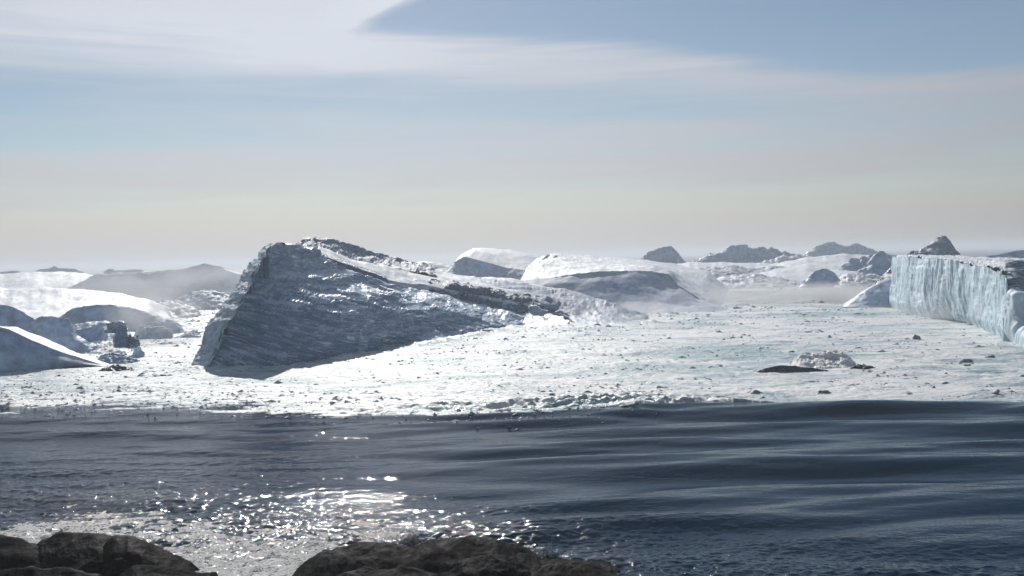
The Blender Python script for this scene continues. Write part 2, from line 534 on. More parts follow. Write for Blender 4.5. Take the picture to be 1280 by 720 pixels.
def swell(x, y):
    wx = x + 5.0 * fbm(x / 45, y / 45, 3.3, 2, 5)
    wy = y + 3.2 * fbm(x / 38, y / 24, 7.1, 2, 9)
    right = sstep(x, -25, 10)
    z = 0.0
    for L, a, ang, ph in ((15.0, .26, 4, 0.4), (10.5, .22, -4, 2.1), (7.4, .13, 7, 4.0), (5.2, .075, -7, 1.2), (3.7, .034, 12, 5.0),
                          (21.0, .16, -2, 3.3)):
        c, s = cos(radians(90 + ang)), sin(radians(90 + ang))
        t = 2 * pi * (wx * c + wy * s) / L + ph
        env = 0.75 + 0.55 * fbm(x / (L * 4.5), y / (L * 1.6), L, 2, int(L * 3))
        k = np.cos(t)
        z = z + a * np.clip(env, 0.1, 2) * (k - 0.22 * np.cos(2 * t)) * (0.72 + 0.38 * right if L > 6 else 1.0)
    z = z * (1.0 - (0.72 - 0.30 * sstep(y, 92, 106)) * np.exp(-((x + 0.19 * y) / 15.0) ** 2) * sstep(y, 58, 72))
    z = z + 0.04 * fbm(x / 2.6, y / 1.3, 1.1, 3, 33) * (1.0 - 0.72 * right)
    chop = sstep(84 - y - 0.42 * x, 0, 22)
    z = z + (0.10 * fbm(x / 2.2, y / 1.2, 1.7, 3, 35) + 0.14 * fbm(x / 0.66, y / 0.5, 2.7, 2, 36)) * chop
    z = z + 0.075 * fbm(x / 1.0, y / 0.7, 4.7, 2, 37) * sstep(-x, 0, 35) * sstep(115 - y, 0, 25)
    e = edge_y(x) - 1.5 + 1.6 * fbm(x / 18, 0.3, 0, 2, 44)
    d = (y - e)
    z = z + (0.25 + 0.45 * sstep(x, -5, 15)) * np.exp(-(d / 4.2) ** 2)
    z = z * (1.0 - 0.75 * sstep(d, 2, 16)) - 0.10 * sstep(d, 3, 12)
    return z * sstep(500 - y, 0, 200)


def sea_sheet():
    ang = np.concatenate([np.radians(np.linspace(-180, -34, 25)[:-1]), np.radians(np.linspace(-34, 34, 860)),
                          np.radians(np.linspace(34, 180, 25)[1:])])
    rad = np.concatenate([[4.0, 20, 35], np.geomspace(48, 150, 600), np.geomspace(152, 500, 60), np.geomspace(520, 15000, 40)])
    Rr, An = np.meshgrid(rad, ang, indexing='ij')
    x, y = Rr * np.sin(An), Rr * np.cos(An)
    z = swell(x, y)
    z = z * sstep(Rr, 15, 45)
    V = np.stack([x, y, z], -1).reshape(-1, 3)
    nr, nc = x.shape
    F = grid_faces(nr, nc, flip=False)
    me = mesh_np('sea', V, F[:, ::-1], M_sea)
    o = link_mesh('sea', me)
    tag(o, kind='structure')
    return o


sea = sea_sheet()


def slush_sheet():
    ang = np.radians(np.concatenate([np.linspace(-60, -31, 30)[:-1], np.linspace(-31, 31, 600), np.linspace(31, 60, 30)[1:]]))
    rad = np.concatenate([np.geomspace(112, 260, 420), np.geomspace(261, 1900, 170)])
    Rr, An = np.meshgrid(rad, ang, indexing='ij')
    x, y = Rr * np.sin(An), Rr * np.cos(An)
    rag = 1.0 - 0.85 * sstep(x, 10, 26)
    e = edge_y(x) + rag * (8.0 * fbm(x / 15, y / 5.0, 0, 6, 71, 0.68) - 0.5) + 0.8
    d = y - e
    tex = fbm(x / 7.0, y / 2.6, 0, 5, 81, 0.6)
    off = 0.10 * sstep(d, 0, 5) - 0.07 + 0.24 * sstep(d, 2 + 3 * rag, 14 + 16 * rag) + rag * 0.24 * tex * sstep(34 - d, 0, 20) * sstep(d, -3, 3)
    off = np.where(d < -2, off - 0.6, off)
    # churned stretch where broken water and slabs push up
    ch = np.exp(-((x - 14) / 17) ** 2 - ((y - 128) / 5.0) ** 2) + 0.55 * np.exp(-((x + 12) / 16) ** 2 - ((y - 128) / 4) ** 2)
    ch2 = np.exp(-((y - (190 + (x - 10) * 0.25)) / 6) ** 2) * sstep(x, -10, 5) * sstep(60 - x, 0, 20)
    off = off + ch * (1.0 * ridged(x / 4.0, y / 2.4, 0, 5, 12) - 0.30 - 0.35 * sstep(fbm(x / 7, y / 2.5, 9, 3, 15), 0.0, 0.25)) + 0.35 * ch2 * fbm(x / 9, y / 3, 0, 3, 3)
    lump = sstep(fbm(x / 22, y / 13, 4, 3, 96), -0.25, 0.35)
    off = off + sstep(d, -1, 4) * (0.16 * fbm(x / 9, y / 4, 2, 4, 92) + 0.17 * lump * ridged(x / 2.3, y / 1.9, 1, 3, 19) * sstep(300 - y, 0, 120))
    # surf and rubble heaped along the foot of the tilted berg
    line = np.array([W(a, b)[1:3] for a, b in ((236, 464), (256, 467), (300, 466), (345, 463), (400, 456), (450, 446), (490, 437), (540, 431), (600, 419), (645, 410), (712, 409), (815, 404.5))])
    dist = np.full(x.shape, 1e9)
    for (ax, ay), (bx, by) in zip(line[:-1], line[1:]):
        L2 = (bx - ax) ** 2 + (by - ay) ** 2
        t = np.clip(((x - ax) * (bx - ax) + (y - ay) * (by - ay)) / L2, 0, 1)
        dist = np.minimum(dist, np.hypot(x - ax - t * (bx - ax), y - ay - t * (by - ay)))
    off = off + np.exp(-(dist / 2.6) ** 2) * (0.45 + 0.8 * fbm(x / 6, y / 6, 5, 4, 131, 0.6) + 0.25 * ridged(x / 1.6, y / 1.6, 2, 2, 132))
    z = swell(x, y) + off
    z = z - 1.2 * sstep(Rr, 1500, 1850)
    V = np.stack([x, y, z], -1).reshape(-1, 3)
    F = grid_faces(*x.shape)[:, ::-1]
    me = mesh_np('ice_melange', V, F, M_slush)
    o = link_mesh('ice_melange', me)
    tag(o, 'grey white slush of crushed brash ice covering the sea around the icebergs', 'brash ice', kind='stuff')


slush_sheet()


def shore_foam():
    x, y = np.meshgrid(np.linspace(-44, 26, 520), np.linspace(50, 84, 360))
    f = fbm(x / 4.5, y / 2.2, 0, 5, 55, 0.6) + 0.35 * ridged(x / 2.1, y / 1.1, 0, 3, 66)
    near = 1.0 - np.clip((y + 0.30 * x - 53.0) / 20.0, 0, 1.5)
    off = 0.13 * (f - 0.1) + 0.24 * (near - 0.56) + 0.07 * fbm(x / 0.5, y / 0.45, 0, 2, 57)
    off -= 0.7 * sstep(x, 1, 13) + 0.5 * sstep(-x, 38, 44)
    off = np.clip(off, -0.3, 0.16)
    z = swell(x, y) + off
    V = np.stack([x, y, z], -1).reshape(-1, 3)
    me = mesh_np('shore_foam', V, grid_faces(*x.shape), M_foam)
    o = link_mesh('shore_foam', me)
    tag(o, 'lace of cream foam and glittering wash behind the dark shore rocks', 'foam', kind='stuff')


shore_foam()


# ------------------------------------------------------------------ displacements
def d_strata(amp=0.5, ang=14, along=9.0, across=0.9, rough=0.3, seed=3, step=0.0):
    c, s = cos(radians(ang)), sin(radians(ang))
    def f(g, S, T, N):
        # bedding: layers dipping to the right, cut by the slope and left standing as ledges
        x, y, z = g[..., 0], g[..., 1], g[..., 2]
        a = x * c - z * s
        q = x * s * 1.5 + z * c * 1.6
        wv = 1.3 * fbm(x / 16, y / 16, z / 12, 3, seed + 1)
        r = ridged(a / along, (q + wv) / across, y / 60.0, 4, seed, 0.55)
        r2 = fbm(x / 6, y / 6, z / 3, 5, seed + 5, 0.6)
        t = (q + 1.6 * wv) / 4.3
        saw = t - np.floor(t)
        led = (saw ** 2.2) * (0.5 + fbm(a / 12, np.floor(t) * 3.1, 0, 2, seed + 8)) - 0.3
        t2 = (q + 1.2 * wv) / 1.55 + 0.4
        saw2 = t2 - np.floor(t2)
        led2 = (saw2 ** 2) * (0.4 + fbm(a / 7, np.floor(t2) * 2.3, 0, 2, seed + 9))
        return amp * 0.42 * r + rough * r2 + step * (led + 0.4 * led2)
    return f


def d_fbm(amp=0.5, sc=6.0, oct=5, seed=1, gain=0.55, rg=0.0):
    def f(g, S, T, N):
        x, y, z = g[..., 0], g[..., 1], g[..., 2]
        r = amp * fbm(x / sc, y / (sc * 1.2), z / (sc * 0.7), oct, seed, gain)
        if rg:
            r = r + rg * ridged(x / sc * 1.3, y / sc, z / sc, 4, seed + 3)
        return r
    return f


# ------------------------------------------------------------------ the great tilted iceberg
main = empty('tilted_iceberg', (-45, 200, 0), 'big tilted iceberg with streaked dark blue slab face, left of centre', 'iceberg')
face = [
    [W(256, 467), W(300, 466), W(345, 463), W(400, 456), W(450, 446), W(490, 437), W(540, 431), W(600, 419), W(645, 410), W(712, 409)],
    [P(264, 440, 181.5), P(300, 434, 183), P(350, 430, 185), P(400, 426, 191), P(450, 424, 203), P(500, 420, 221), P(545, 415, 239), P(610, 408, 262), P(652, 404, 280), P(711, 405.5, 284)],
    [P(283, 400, 184), P(320, 395, 187), P(370, 390, 193), P(425, 386, 207), P(480, 386, 226), P(545, 390, 246), P(603, 399, 268), P(655, 401, 285), P(711, 403, 288)],
    [P(300, 372, 188), P(335, 364, 192), P(385, 359, 206), P(440, 362, 225), P(490, 368, 241), P(548, 379, 257), P(605, 392, 276), P(662, 398, 290), P(712, 401, 294)],
    [P(315, 345, 192), P(345, 336, 200), P(395, 336, 219), P(440, 350, 234), P(482, 361, 246), P(540, 370, 265), P(603, 386, 283), P(668, 396, 296), P(712, 399, 300)],
    [P(334, 307, 197), P(346, 303, 204), P(375, 306, 218), P(398, 313, 226), P(412, 325, 231), P(430, 337, 237), P(455, 346.5, 243), P(486, 354.5, 250), P(530, 363, 270), P(600, 381, 289), P(674, 394, 302), P(713, 397.5, 306)],
]
sheet('slab_face', face, M_dark, main, nu=620, dens=1.15, smooth=5, disp=d_strata(0.45, 22, 30, 1.3, 0.06, step=2.1), back=30, vj=0.5)
side = [
    [W(236, 464), P(246, 438, 187), P(260, 402, 191), P(281, 372, 196), P(301, 345, 201), P(320, 318, 206), P(333, 306, 208)],
    [W(240, 466), P(252, 440, 184), P(270, 402, 187), P(290, 372, 191), P(308, 345, 196), P(326, 316, 200), P(337, 305, 202)],
    [W(260, 467.5), P(268, 440, 181), P(286, 400, 183.2), P(303, 372, 187.2), P(318, 345, 191.5), P(336, 309, 196.5), P(341, 304, 200)],
]
sheet('side_face', side, M_side, main, nu=260, nmin=14, smooth=3, disp=d_fbm(0.35, 2.5, 5, 4), skirt=False, vj=0.5)
plateau = [
    [P(395, 318, 235), P(440, 336, 250), P(486, 350, 262), P(540, 358, 278), P(610, 372, 292), P(690, 388, 308)],
    [P(398, 308, 250), P(440, 326, 266), P(490, 336, 282), P(560, 350, 298), P(620, 360, 310), P(700, 373, 322)],
    [P(400, 306, 275), P(450, 321, 292), P(515, 329, 315), P(556, 340, 335), P(600, 347, 345), P(645, 348, 350), P(720, 362, 352)],
]
sheet('snow_plateau', plateau, M_snow, main, nu=260, nmin=18, smooth=5, disp=d_fbm(0.7, 12, 5, 8), back=60)
ridge = [
    [P(362, 314, 236), P(400, 318, 252), P(440, 329, 268), P(490, 337, 284), P(545, 344, 300)],
    [P(374, 302, 252), P(405, 304, 262), P(440, 315, 280), P(480, 325, 296), P(542, 334, 312)],
    [P(379, 297, 258), P(391, 295.5, 262), P(408, 299, 266), P(435, 305, 278), P(462, 315, 290), P(480, 319, 298), P(490, 323.5, 302), P(515, 327, 308), P(540, 333, 318)],
]
sheet('summit_ridge', ridge, M_ridge, main, nu=240, nmin=14, smooth=1, disp=d_fbm(0.55, 4, 5, 14, 0.6, 0.25), back=14, skirt=False, vj=0.6)
ledge = [
    [P(408, 328, 237), P(430, 338, 241), P(452, 347, 245), P(470, 353, 248), P(485, 354.5, 251)],
    [P(405, 320, 238), P(428, 328, 242), P(450, 336.5, 246), P(470, 342.5, 250), P(484, 349, 252)],
    [P(405, 316, 242), P(432, 326, 246), P(455, 334.5, 250), P(475, 341, 256), P(484, 348, 256)],
]
sheet('ice_ledge', ledge, M_hole, main, nu=160, nmin=12, smooth=1, disp=d_fbm(0.3, 4, 4, 24), back=6, skirt=False)
crev = [
    [P(498, 360, 270), P(530, 366, 276), P(560, 374, 281), P(610, 388, 290), P(650, 396, 297), P(690, 398, 304), P(712, 398, 308)],
    [P(496, 354, 274), P(530, 357, 281), P(565, 359, 286), P(600, 366, 293), P(625, 372, 299), P(650, 378, 303), P(690, 388, 309), P(712, 392, 312)],
    [P(500, 351, 280), P(530, 353, 288), P(565, 356, 294), P(600, 361, 300), P(640, 368, 308), P(690, 378, 318), P(714, 386, 322)],
]


def d_crev(g, S, T, N):
    x, y, z = g[..., 0], g[..., 1], g[..., 2]
    r = 1.0 * ridged(x / 6.0, y / 8.0, z / 3.0, 4, 61) + 0.6 * fbm(x / 2.2, y / 3, z / 2, 4, 62)
    return r * 0.9


sheet('crevasse_wall', crev, M_hole, main, nu=260, nmin=22, smooth=1, disp=d_crev, back=10, skirt=False)

# low shoulder to the right of the tilted berg
shoulder = empty('low_iceberg', (20, 280, 0), 'low snow-dusted iceberg tongue sloping down to the slush, right of the tilted iceberg', 'iceberg')
sh = [
    [P(580, 363, 290), P(625, 374, 299), P(660, 382, 305), P(690, 390, 306), P(712, 400, 297), W(728, 409), W(760, 408), W(815, 404.5), G(840, 292, -1)],
    [P(580, 358, 302), P(625, 366, 307), P(665, 376, 308), P(700, 388, 304), P(725, 399, 294), P(760, 401.5, 287), P(815, 403.5, 288), G(845, 296, -1)],
    [P(580, 352, 316), P(625, 357, 318), P(665, 366, 317), P(705, 376, 312), P(740, 388, 304), P(780, 396, 297), P(815, 402, 294), G(848, 300, -1)],
    [P(580, 346, 330), P(625, 350, 331), P(665, 356, 330), P(705, 362, 326), P(745, 372, 320), P(785, 388, 308), P(816, 399, 301), G(852, 306, -1)],
]
sheet('snow_slope', sh, M_tongue, shoulder, nu=260, dens=1.0, smooth=3, disp=d_strata(0.7, 14, 16, 1.9, 0.35, 31, step=1.5), back=20, skirt=False)
for k, (px, py, D, wd, ht) in enumerate([(628, 384, 296, 24, 6), (668, 389, 299, 34, 7), (700, 393, 302, 22, 6)]):
    rows = [[P(px - wd / 2, py + ht * .6, D), P(px, py + ht, D - 1), P(px + wd / 2, py + ht * .8, D)],
            [P(px - wd / 2, py, D + 1), P(px - wd * .1, py - ht, D + 1), P(px + wd / 2, py, D + 1)],
            [P(px - wd / 2, py - 1, D + 7), P(px, py - ht - 1, D + 8), P(px + wd / 2, py - 1, D + 7)]]
    sheet('snow_lip', rows, M_snow, shoulder, nu=60, nmin=10, smooth=2, disp=d_fbm(0.7, 3, 5, 40 + k, 0.6), skirt=False, back=4)

# broad snow-topped berg with a hollow shaded flank
broad = empty('snow_topped_iceberg', (40, 330, 0), 'broad snow-topped iceberg with blue shaded hollow flank, behind the low ice tongue', 'iceberg')
br = [
    [W(640, 396), W(700, 394), W(760, 393.5), W(830, 393), W(912, 389), G(940, 345, -1)],
    [P(650, 384, 332), P(700, 380, 334), P(760, 378, 334), P(820, 378, 335), P(870, 384, 333), P(911, 388, 332), G(940, 346, -1)],
    [P(655, 358, 344), P(700, 354, 345), P(750, 351, 346), P(790, 352, 347), P(828, 360, 347), P(870, 376, 340), P(910, 386.5, 335), G(940, 348, -1)],
    [P(656, 350, 350), P(700, 345, 351), P(745, 341, 352), P(785, 338, 354), P(815, 338, 356), P(836, 344, 356), P(846, 356, 352), P(872, 373, 345), P(909, 385.5, 338), G(940, 350, -1)],
]
sheet('shaded_flank', br, M_pale, broad, nu=300, dens=1.0, smooth=3, disp=d_fbm(0.5, 12, 5, 51, 0.5), back=12)
bt = [
    [P(650, 354, 348), P(700, 346, 350.5), P(745, 342, 351.5), P(785, 339, 353.5), P(815, 339, 355.5), P(836, 345, 355.5), P(846, 357, 351.5), P(872, 374, 344.5), G(905, 345, -1)],
    [P(655, 341, 372), P(700, 338, 376), P(750, 335, 378), P(790, 333.5, 378), P(818, 333.5, 376), P(838, 340, 372), P(850, 352, 366), P(876, 372, 354), G(905, 352, -1)],
    [P(664, 330, 420), P(690, 325, 435), P(745, 328, 440), P(795, 331, 440), P(820, 334, 436), P(845, 342, 430), P(880, 358, 410), G(908, 400, -1)],
    [P(672, 323, 470), P(692, 317.5, 500), P(735, 320, 520), P(790, 324.5, 540), P(830, 329, 540), P(860, 335, 530), P(885, 340, 520), G(912, 510, -1)],
]
sheet('snow_cap', bt, M_snow, broad, nu=260, nmin=16, smooth=3, disp=d_fbm(0.9, 16, 6, 52, 0.58, 0.3), back=120)
for k, (x0, y0, x1, y1) in enumerate([(655, 346, 684, 319), (662, 348, 694, 320)]):
    rows = [[P(x0 - 2, y0 + 1, 385), P((x0 + x1) / 2 - 2, (y0 + y1) / 2 + 2, 410), P(x1 - 1, y1 + 1, 455)],
            [P(x0, y0 - 2, 386), P((x0 + x1) / 2, (y0 + y1) / 2 - 1.5, 411), P(x1, y1 - 1, 456)],
            [P(x0 + 4, y0 - 1, 392), P((x0 + x1) / 2 + 4, (y0 + y1) / 2 - 1, 417), P(x1 + 4, y1, 462)]]
    sheet('fracture_lip', rows, M_ridge, broad, nu=60, nmin=5, smooth=1, disp=d_fbm(0.35, 4, 4, 60 + k), skirt=False)

# wedge berg behind the plateau
wedge = empty('wedge_iceberg', (-15, 560, 0), 'wedge iceberg with dark sloping front and smooth snow back, behind the tilted iceberg', 'iceberg')
sheet('dark_front', [
    [G(556, 560), G(600, 555), G(665, 555)],
    [P(556, 341, 569), P(600, 347, 569), P(664, 347, 569)],
    [P(559, 338, 575), P(570, 327, 580), P(580, 320.5, 582), P(600, 326, 580), P(630, 334, 578), P(660, 339, 576)],
], M_shade, wedge, nu=160, dens=1, smooth=1, disp=d_fbm(0.5, 9, 4, 71))
sheet('snow_back', [
    [P(568, 328.5, 579), P(580, 321.5, 583), P(600, 327, 581), P(630, 335, 579), P(662, 340, 577)],
    [P(573, 322, 600), P(592, 313, 610), P(625, 318, 610), P(655, 325, 610), P(672, 332, 600)],
    [P(575, 319, 630), P(592, 309.5, 660), P(606, 309, 660), P(640, 312, 660), P(662, 318, 650), P(680, 326, 640)],
], M_snow, wedge, nu=160, nmin=10, smooth=3, disp=d_fbm(0.8, 20, 4, 72), back=120)


# ------------------------------------------------------------------ generic bergs seen as outlines with a front slope
def mound(name, label, crest, D, front, back, mat=None, base=None, mid=0.55, midk=0.5, rough=0.8, sc=12, seed=1, nu=150, group=None,
          cat='iceberg', smooth=2, rg=0.35, sharp=False, jag=0.0, ext=1.1):
    """crest: (px, py) outline at distance D; front, back: metres from crest to the waterline"""
    mat = mat or M_far
    if D is None:
        D = W(crest[len(crest) // 2][0], max(q[1] for q in crest), 0.0)[2] + front
    if jag:
        xs = np.linspace(crest[0][0], crest[-1][0], 90)
        ys = np.interp(xs, [q[0] for q in crest], [q[1] for q in crest])
        wl = (xs[-1] - xs[0]) / 11.0
        ys = ys - jag * (fbm(xs / wl, seed * 1.7, 0, 5, seed, 0.62) + 0.4 * ridged(xs / wl * 1.4, seed * .7, 0, 2, seed + 9) - 0.2)
        crest = list(zip(xs.tolist(), ys.tolist()))
    c = [P(px, py, D) for px, py in crest]
    for end, sg in ((0, -1), (-1, 1)):       # let both ends run down into the water
        px, x, y, z = c[end]
        if z > 0.15:
            e = z * ext * FPX / D
            q1 = (px + sg * e * .45, x + sg * e * .45 * D / FPX, y, z * .62)
            q2 = (px + sg * e, x + sg * e * D / FPX, y, -0.8)
            c = [q2, q1] + c if end == 0 else c + [q1, q2]
    r0, r1, r1b = [], [], []
    for q in c:
        px, x, y, z = q
        zz = max(z, 0.3)
        fr = front * min(1.0, 0.35 + zz / (max(t[3] for t in c)))
        r0.append((px, x * (y - fr) / y, y - fr, -0.3))
        yb = y - fr * (1 - midk)
        r1.append((px, x * yb / y, yb, z * mid if z > 0 else z))
        yc = y - fr * 0.12
        r1b.append((px, x * yc / y, yc, z * 0.93 if z > 0 else z))
    rows = [r0, r1, c] if sharp else [r0, r1, r1b, c]
    V, F = loft(rows, nu, nmin=16, smooth=smooth, disp=d_fbm(rough, sc, 6, seed, 0.55, rg), back=back)
    base_ = np.array([V[:, 0].mean(), V[:, 1].min(), 0.0])
    me = mesh_np(name, V - base_, F, mat)
    o = link_mesh(name, me, None, tuple(base_))
    tag(o, label, cat, group)
    return o


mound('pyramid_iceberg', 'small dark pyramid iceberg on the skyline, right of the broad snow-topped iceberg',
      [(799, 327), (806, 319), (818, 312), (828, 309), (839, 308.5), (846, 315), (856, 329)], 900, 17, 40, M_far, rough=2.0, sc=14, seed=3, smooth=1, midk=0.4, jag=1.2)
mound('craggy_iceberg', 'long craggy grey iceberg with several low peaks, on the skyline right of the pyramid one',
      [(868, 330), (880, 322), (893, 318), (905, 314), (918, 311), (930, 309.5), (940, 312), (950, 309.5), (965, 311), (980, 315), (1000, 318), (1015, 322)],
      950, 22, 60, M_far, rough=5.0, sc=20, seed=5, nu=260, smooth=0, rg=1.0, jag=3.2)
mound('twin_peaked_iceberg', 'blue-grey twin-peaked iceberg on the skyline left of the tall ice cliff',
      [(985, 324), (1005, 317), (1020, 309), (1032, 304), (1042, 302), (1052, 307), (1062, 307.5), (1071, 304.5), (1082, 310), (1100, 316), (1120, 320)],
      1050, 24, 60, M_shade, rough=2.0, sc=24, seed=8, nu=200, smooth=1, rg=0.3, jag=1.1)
mound('snow_slope_iceberg', 'long pale snow iceberg lying in front of the twin-peaked one',
      [(930, 338), (970, 330), (1010, 322), (1050, 318.5), (1090, 319), (1120, 322), (1150, 324)], 720, 130, 100, M_snow, rough=1.5, sc=24, seed=9, nu=220, rg=0.1, jag=.8)
mound('flat_snow_iceberg', 'flat white snow-covered floe edge beyond the slush field, below the craggy iceberg',
      [(840, 331), (870, 328), (900, 329), (940, 329), (980, 331), (1010, 334)], 800, 120, 60, M_snow, rough=0.8, sc=24, seed=10, nu=160, jag=1.2)
mound('grey_growler', 'small rounded grey growler in front of the long pale snow iceberg',
      [(1012, 346), (1020, 338), (1032, 336), (1040, 340), (1048, 347)], 520, 7, 20, M_shade, rough=0.6, sc=6, seed=11, nu=60)
mound('knobbly_iceberg', 'small knobbly grey ice block just left of the tall ice cliff top',
      [(1086, 329), (1092, 318), (1101, 315), (1108, 320), (1112, 330)], 560, 13, 20, M_far, rough=1.2, sc=6, seed=12, nu=60, jag=1.5)
mound('rubble_iceberg', 'low rubbly ice hummocks between the knobbly block and the cliff',
      [(1060, 328), (1080, 322), (1100, 321), (1125, 320), (1150, 319), (1165, 322)], 640, 14, 30, M_far, rough=2.0, sc=9, seed=13, nu=160, smooth=0, rg=0.6, jag=2.5)
mound('peaked_iceberg', 'sharp snow-streaked peak iceberg rising behind the tall ice cliff',
      [(1128, 324), (1145, 317), (1158, 309), (1165, 302), (1172, 297.5), (1181, 296), (1186, 302), (1192, 311), (1200, 319), (1208, 327)],
      420, 17, 30, M_ridge, rough=1.4, sc=9, seed=15, nu=180, smooth=1, rg=0.35, jag=1.3)
mound('slab_iceberg', 'dark low slab iceberg with a white top, behind the cliff at the right edge',
      [(1222, 327), (1232, 320), (1250, 318.5), (1270, 314.5), (1290, 313), (1330, 312)], 480, 8, 60, M_shade, rough=0.6, sc=12, seed=16, nu=120, mid=0.8, midk=0.3)
mound('snow_bank', 'smooth grey snow hump sloping to the slush, left of the tall cliff foot',
      [(1050, 388), (1068, 374), (1084, 363), (1100, 353), (1118, 346), (1150, 342)], 335, 10, 40, M_pale, rough=0.5, sc=14, seed=17, nu=120)
mound('hazy_low_iceberg', 'low hazy snow ridge in the pale slush left of the grey growler',
      [(880, 352), (905, 346), (935, 343), (960, 345), (985, 350), (1005, 354)], 560, 30, 30, M_snow, rough=1.0, sc=9, seed=301, nu=140, jag=1.5)
mound('hazy_snow_ridge', 'pale ragged ice ridge just beyond the slush, right of the snow-topped iceberg',
      [(858, 340), (880, 335), (910, 334), (945, 336), (975, 333), (1005, 336), (1030, 340)], 680, 26, 30, M_snow, rough=1.2, sc=10, seed=302, nu=180, jag=1.6)
mound('ragged_white_floe', 'ragged white floe right of the grey growler, below the knobbly block',
      [(1046, 350), (1060, 343), (1078, 341), (1095, 344), (1110, 350)], 520, 20, 20, M_snow, rough=0.9, sc=6, seed=303, nu=110, jag=1.4)
mound('white_ridge_iceberg', 'jagged white ice ridge between the craggy and twin-peaked icebergs',
      [(955, 328), (975, 322), (992, 319), (1010, 321), (1030, 324)], 860, 26, 30, M_snow, rough=1.5, sc=9, seed=304, nu=120, jag=1.8)
mound('left_far_floe', 'bright low floe in the slush below the long hazy grey iceberg, left part',
      [(170, 384), (186, 378), (205, 376), (225, 379), (240, 385)], 380, 16, 18, M_snow, rough=0.8, sc=5, seed=305, nu=100, jag=1.2)
mound('left_back_floe', 'pale ragged floe tucked behind the left foot of the tilted iceberg',
      [(225, 372), (240, 365), (258, 363), (275, 366), (290, 372)], 440, 16, 18, M_snow, rough=0.8, sc=6, seed=306, nu=100, jag=1.2)
# left-hand skyline
mound('grey_iceberg', 'long hazy grey iceberg on left skyline with low pointed hump near right end',
      [(84, 360), (104, 350), (118, 343), (140, 341), (180, 341), (210, 339), (232, 336.5), (245, 334), (256, 331.5), (268, 333.5), (279, 334.5), (290, 340), (310, 343), (335, 345)],
      560, 19, 50, M_snow, rough=1.1, sc=20, seed=21, nu=260, rg=0.2, jag=1.0)
mound('pale_flat_iceberg', 'flat pale iceberg on the far left skyline under the dark strips',
      [(-80, 350), (-20, 345), (40, 340.5), (90, 341.5), (125, 346), (150, 352)], 780, 190, 60, M_snow, rough=1.6, sc=30, seed=22, nu=200, jag=0.8)
mound('dark_strip_iceberg', 'thin dark strip of ice at the very left end of the skyline',
      [(-10, 343), (2, 340), (12, 338.5), (24, 338.5), (34, 341)], 1300, 20, 20, M_far, rough=1.0, sc=14, seed=23, nu=60)
mound('small_peaked_iceberg', 'low dark iceberg with a small central knob on the far left skyline',
      [(42, 340), (50, 336.5), (62, 336), (68, 332.5), (74, 335.5), (90, 336), (102, 339.5)], 1300, 10, 24, M_far, rough=1.2, sc=10, seed=24, nu=100, jag=.8)
mound('knob_iceberg', 'tiny white ice knob on the skyline left of the long hazy grey iceberg',
      [(128, 343), (134, 337), (140, 335.5), (146, 339), (166, 337), (180, 338), (192, 341)], 900, 20, 20, M_snow, rough=1.0, sc=9, seed=25, nu=80)
mound('skyline_mound', 'soft low snow mound on the skyline between the tilted and the wedge icebergs',
      [(508, 333), (522, 328.5), (535, 327.5), (552, 330), (566, 334)], 700, 40, 40, M_snow, rough=0.8, sc=20, seed=26, nu=80)
mound('cream_snow_iceberg', 'wide cream-white snowfield iceberg at the left edge behind the dark humps',
      [(-90, 361), (-20, 359.5), (50, 361), (110, 363.5), (150, 367), (185, 374), (205, 384)], 380, 120, 50, M_snow, rough=1.2, sc=26, seed=27, nu=240, jag=.7)
mound('blue_hollow_iceberg', 'low hazy blue-grey ice slope behind the broken dark lump',
      [(72, 398), (88, 388), (110, 384), (135, 381.5), (160, 384), (190, 393), (215, 402)], 285, 7, 25, M_pale, rough=0.5, sc=9, seed=28, nu=140)
mound('round_hump_iceberg', 'smooth shaded blue hump of ice at the left edge, higher of the two humps',
      [(-60, 392), (-30, 383), (0, 382), (16, 383.5), (30, 390), (42, 399), (48, 408)], 236, 6, 25, M_shade, rough=0.4, sc=10, seed=29, nu=120, midk=0.35)
mound('arched_hump_iceberg', 'shaded blue arched ice hump right of the higher hump and behind the near snow bank',
      [(26, 420), (40, 404), (52, 397), (64, 396), (74, 399), (86, 400), (92, 410), (96, 418)], 226, 5, 18, M_shade, rough=0.4, sc=8, seed=30, nu=120, midk=0.35)
mound('pale_low_iceberg', 'low mauve-white ice slope with a dark gash in front of the arched hump',
      [(50, 430), (70, 420), (92, 408), (110, 403), (135, 404), (152, 412), (168, 428)], 245, 14, 14, M_snow, rough=0.7, sc=5, seed=31, nu=140)
mound('dark_gash_block', 'dark slanting ice block on the mauve-white slope, left of the broken lump',
      [(90, 420), (96, 414), (106, 411), (118, 409), (128, 408), (130, 411)], 236, 1.5, 3, M_shade, rough=0.25, sc=2, seed=32, nu=50, cat='ice block', ext=0.1)
broken = empty('broken_ice_lump', tuple(W(160, 445))[1:], 'broken dark turquoise ice lump with jagged arms, above the bright floe on the left', 'ice block')
for k, crest in enumerate([[(132, 414), (134, 404), (142, 401.5), (150, 402), (154, 404), (159, 412)],
                           [(143, 431), (145, 412), (152, 406), (158, 410), (160, 424), (158, 431)],
                           [(158, 430), (162, 418), (167, 422), (171, 424), (172, 417), (174, 428), (173, 432)],
                           [(164, 446), (167, 435), (173, 433), (178, 438), (179, 446)]]):
    D = 215 - (k % 2) * 0.5 - (4 if k == 3 else 0)
    c = [P(a, b, D) for a, b in crest]
    yb = max(b for a, b in crest)
    r0 = [P(a, yb + 1 + (2 if k == 0 else 3), D - 0.7) for a, b in crest]
    rb = [P(a, yb + 2, D + 2.0) for a, b in crest]
    sheet('ice_lump', [r0, c, rb], M_dark if k < 3 else M_cliff, broken, nu=50, nmin=14, smooth=1, disp=d_fbm(0.6, 1.8, 5, 90 + k, 0.65, 0.2), skirt=False)
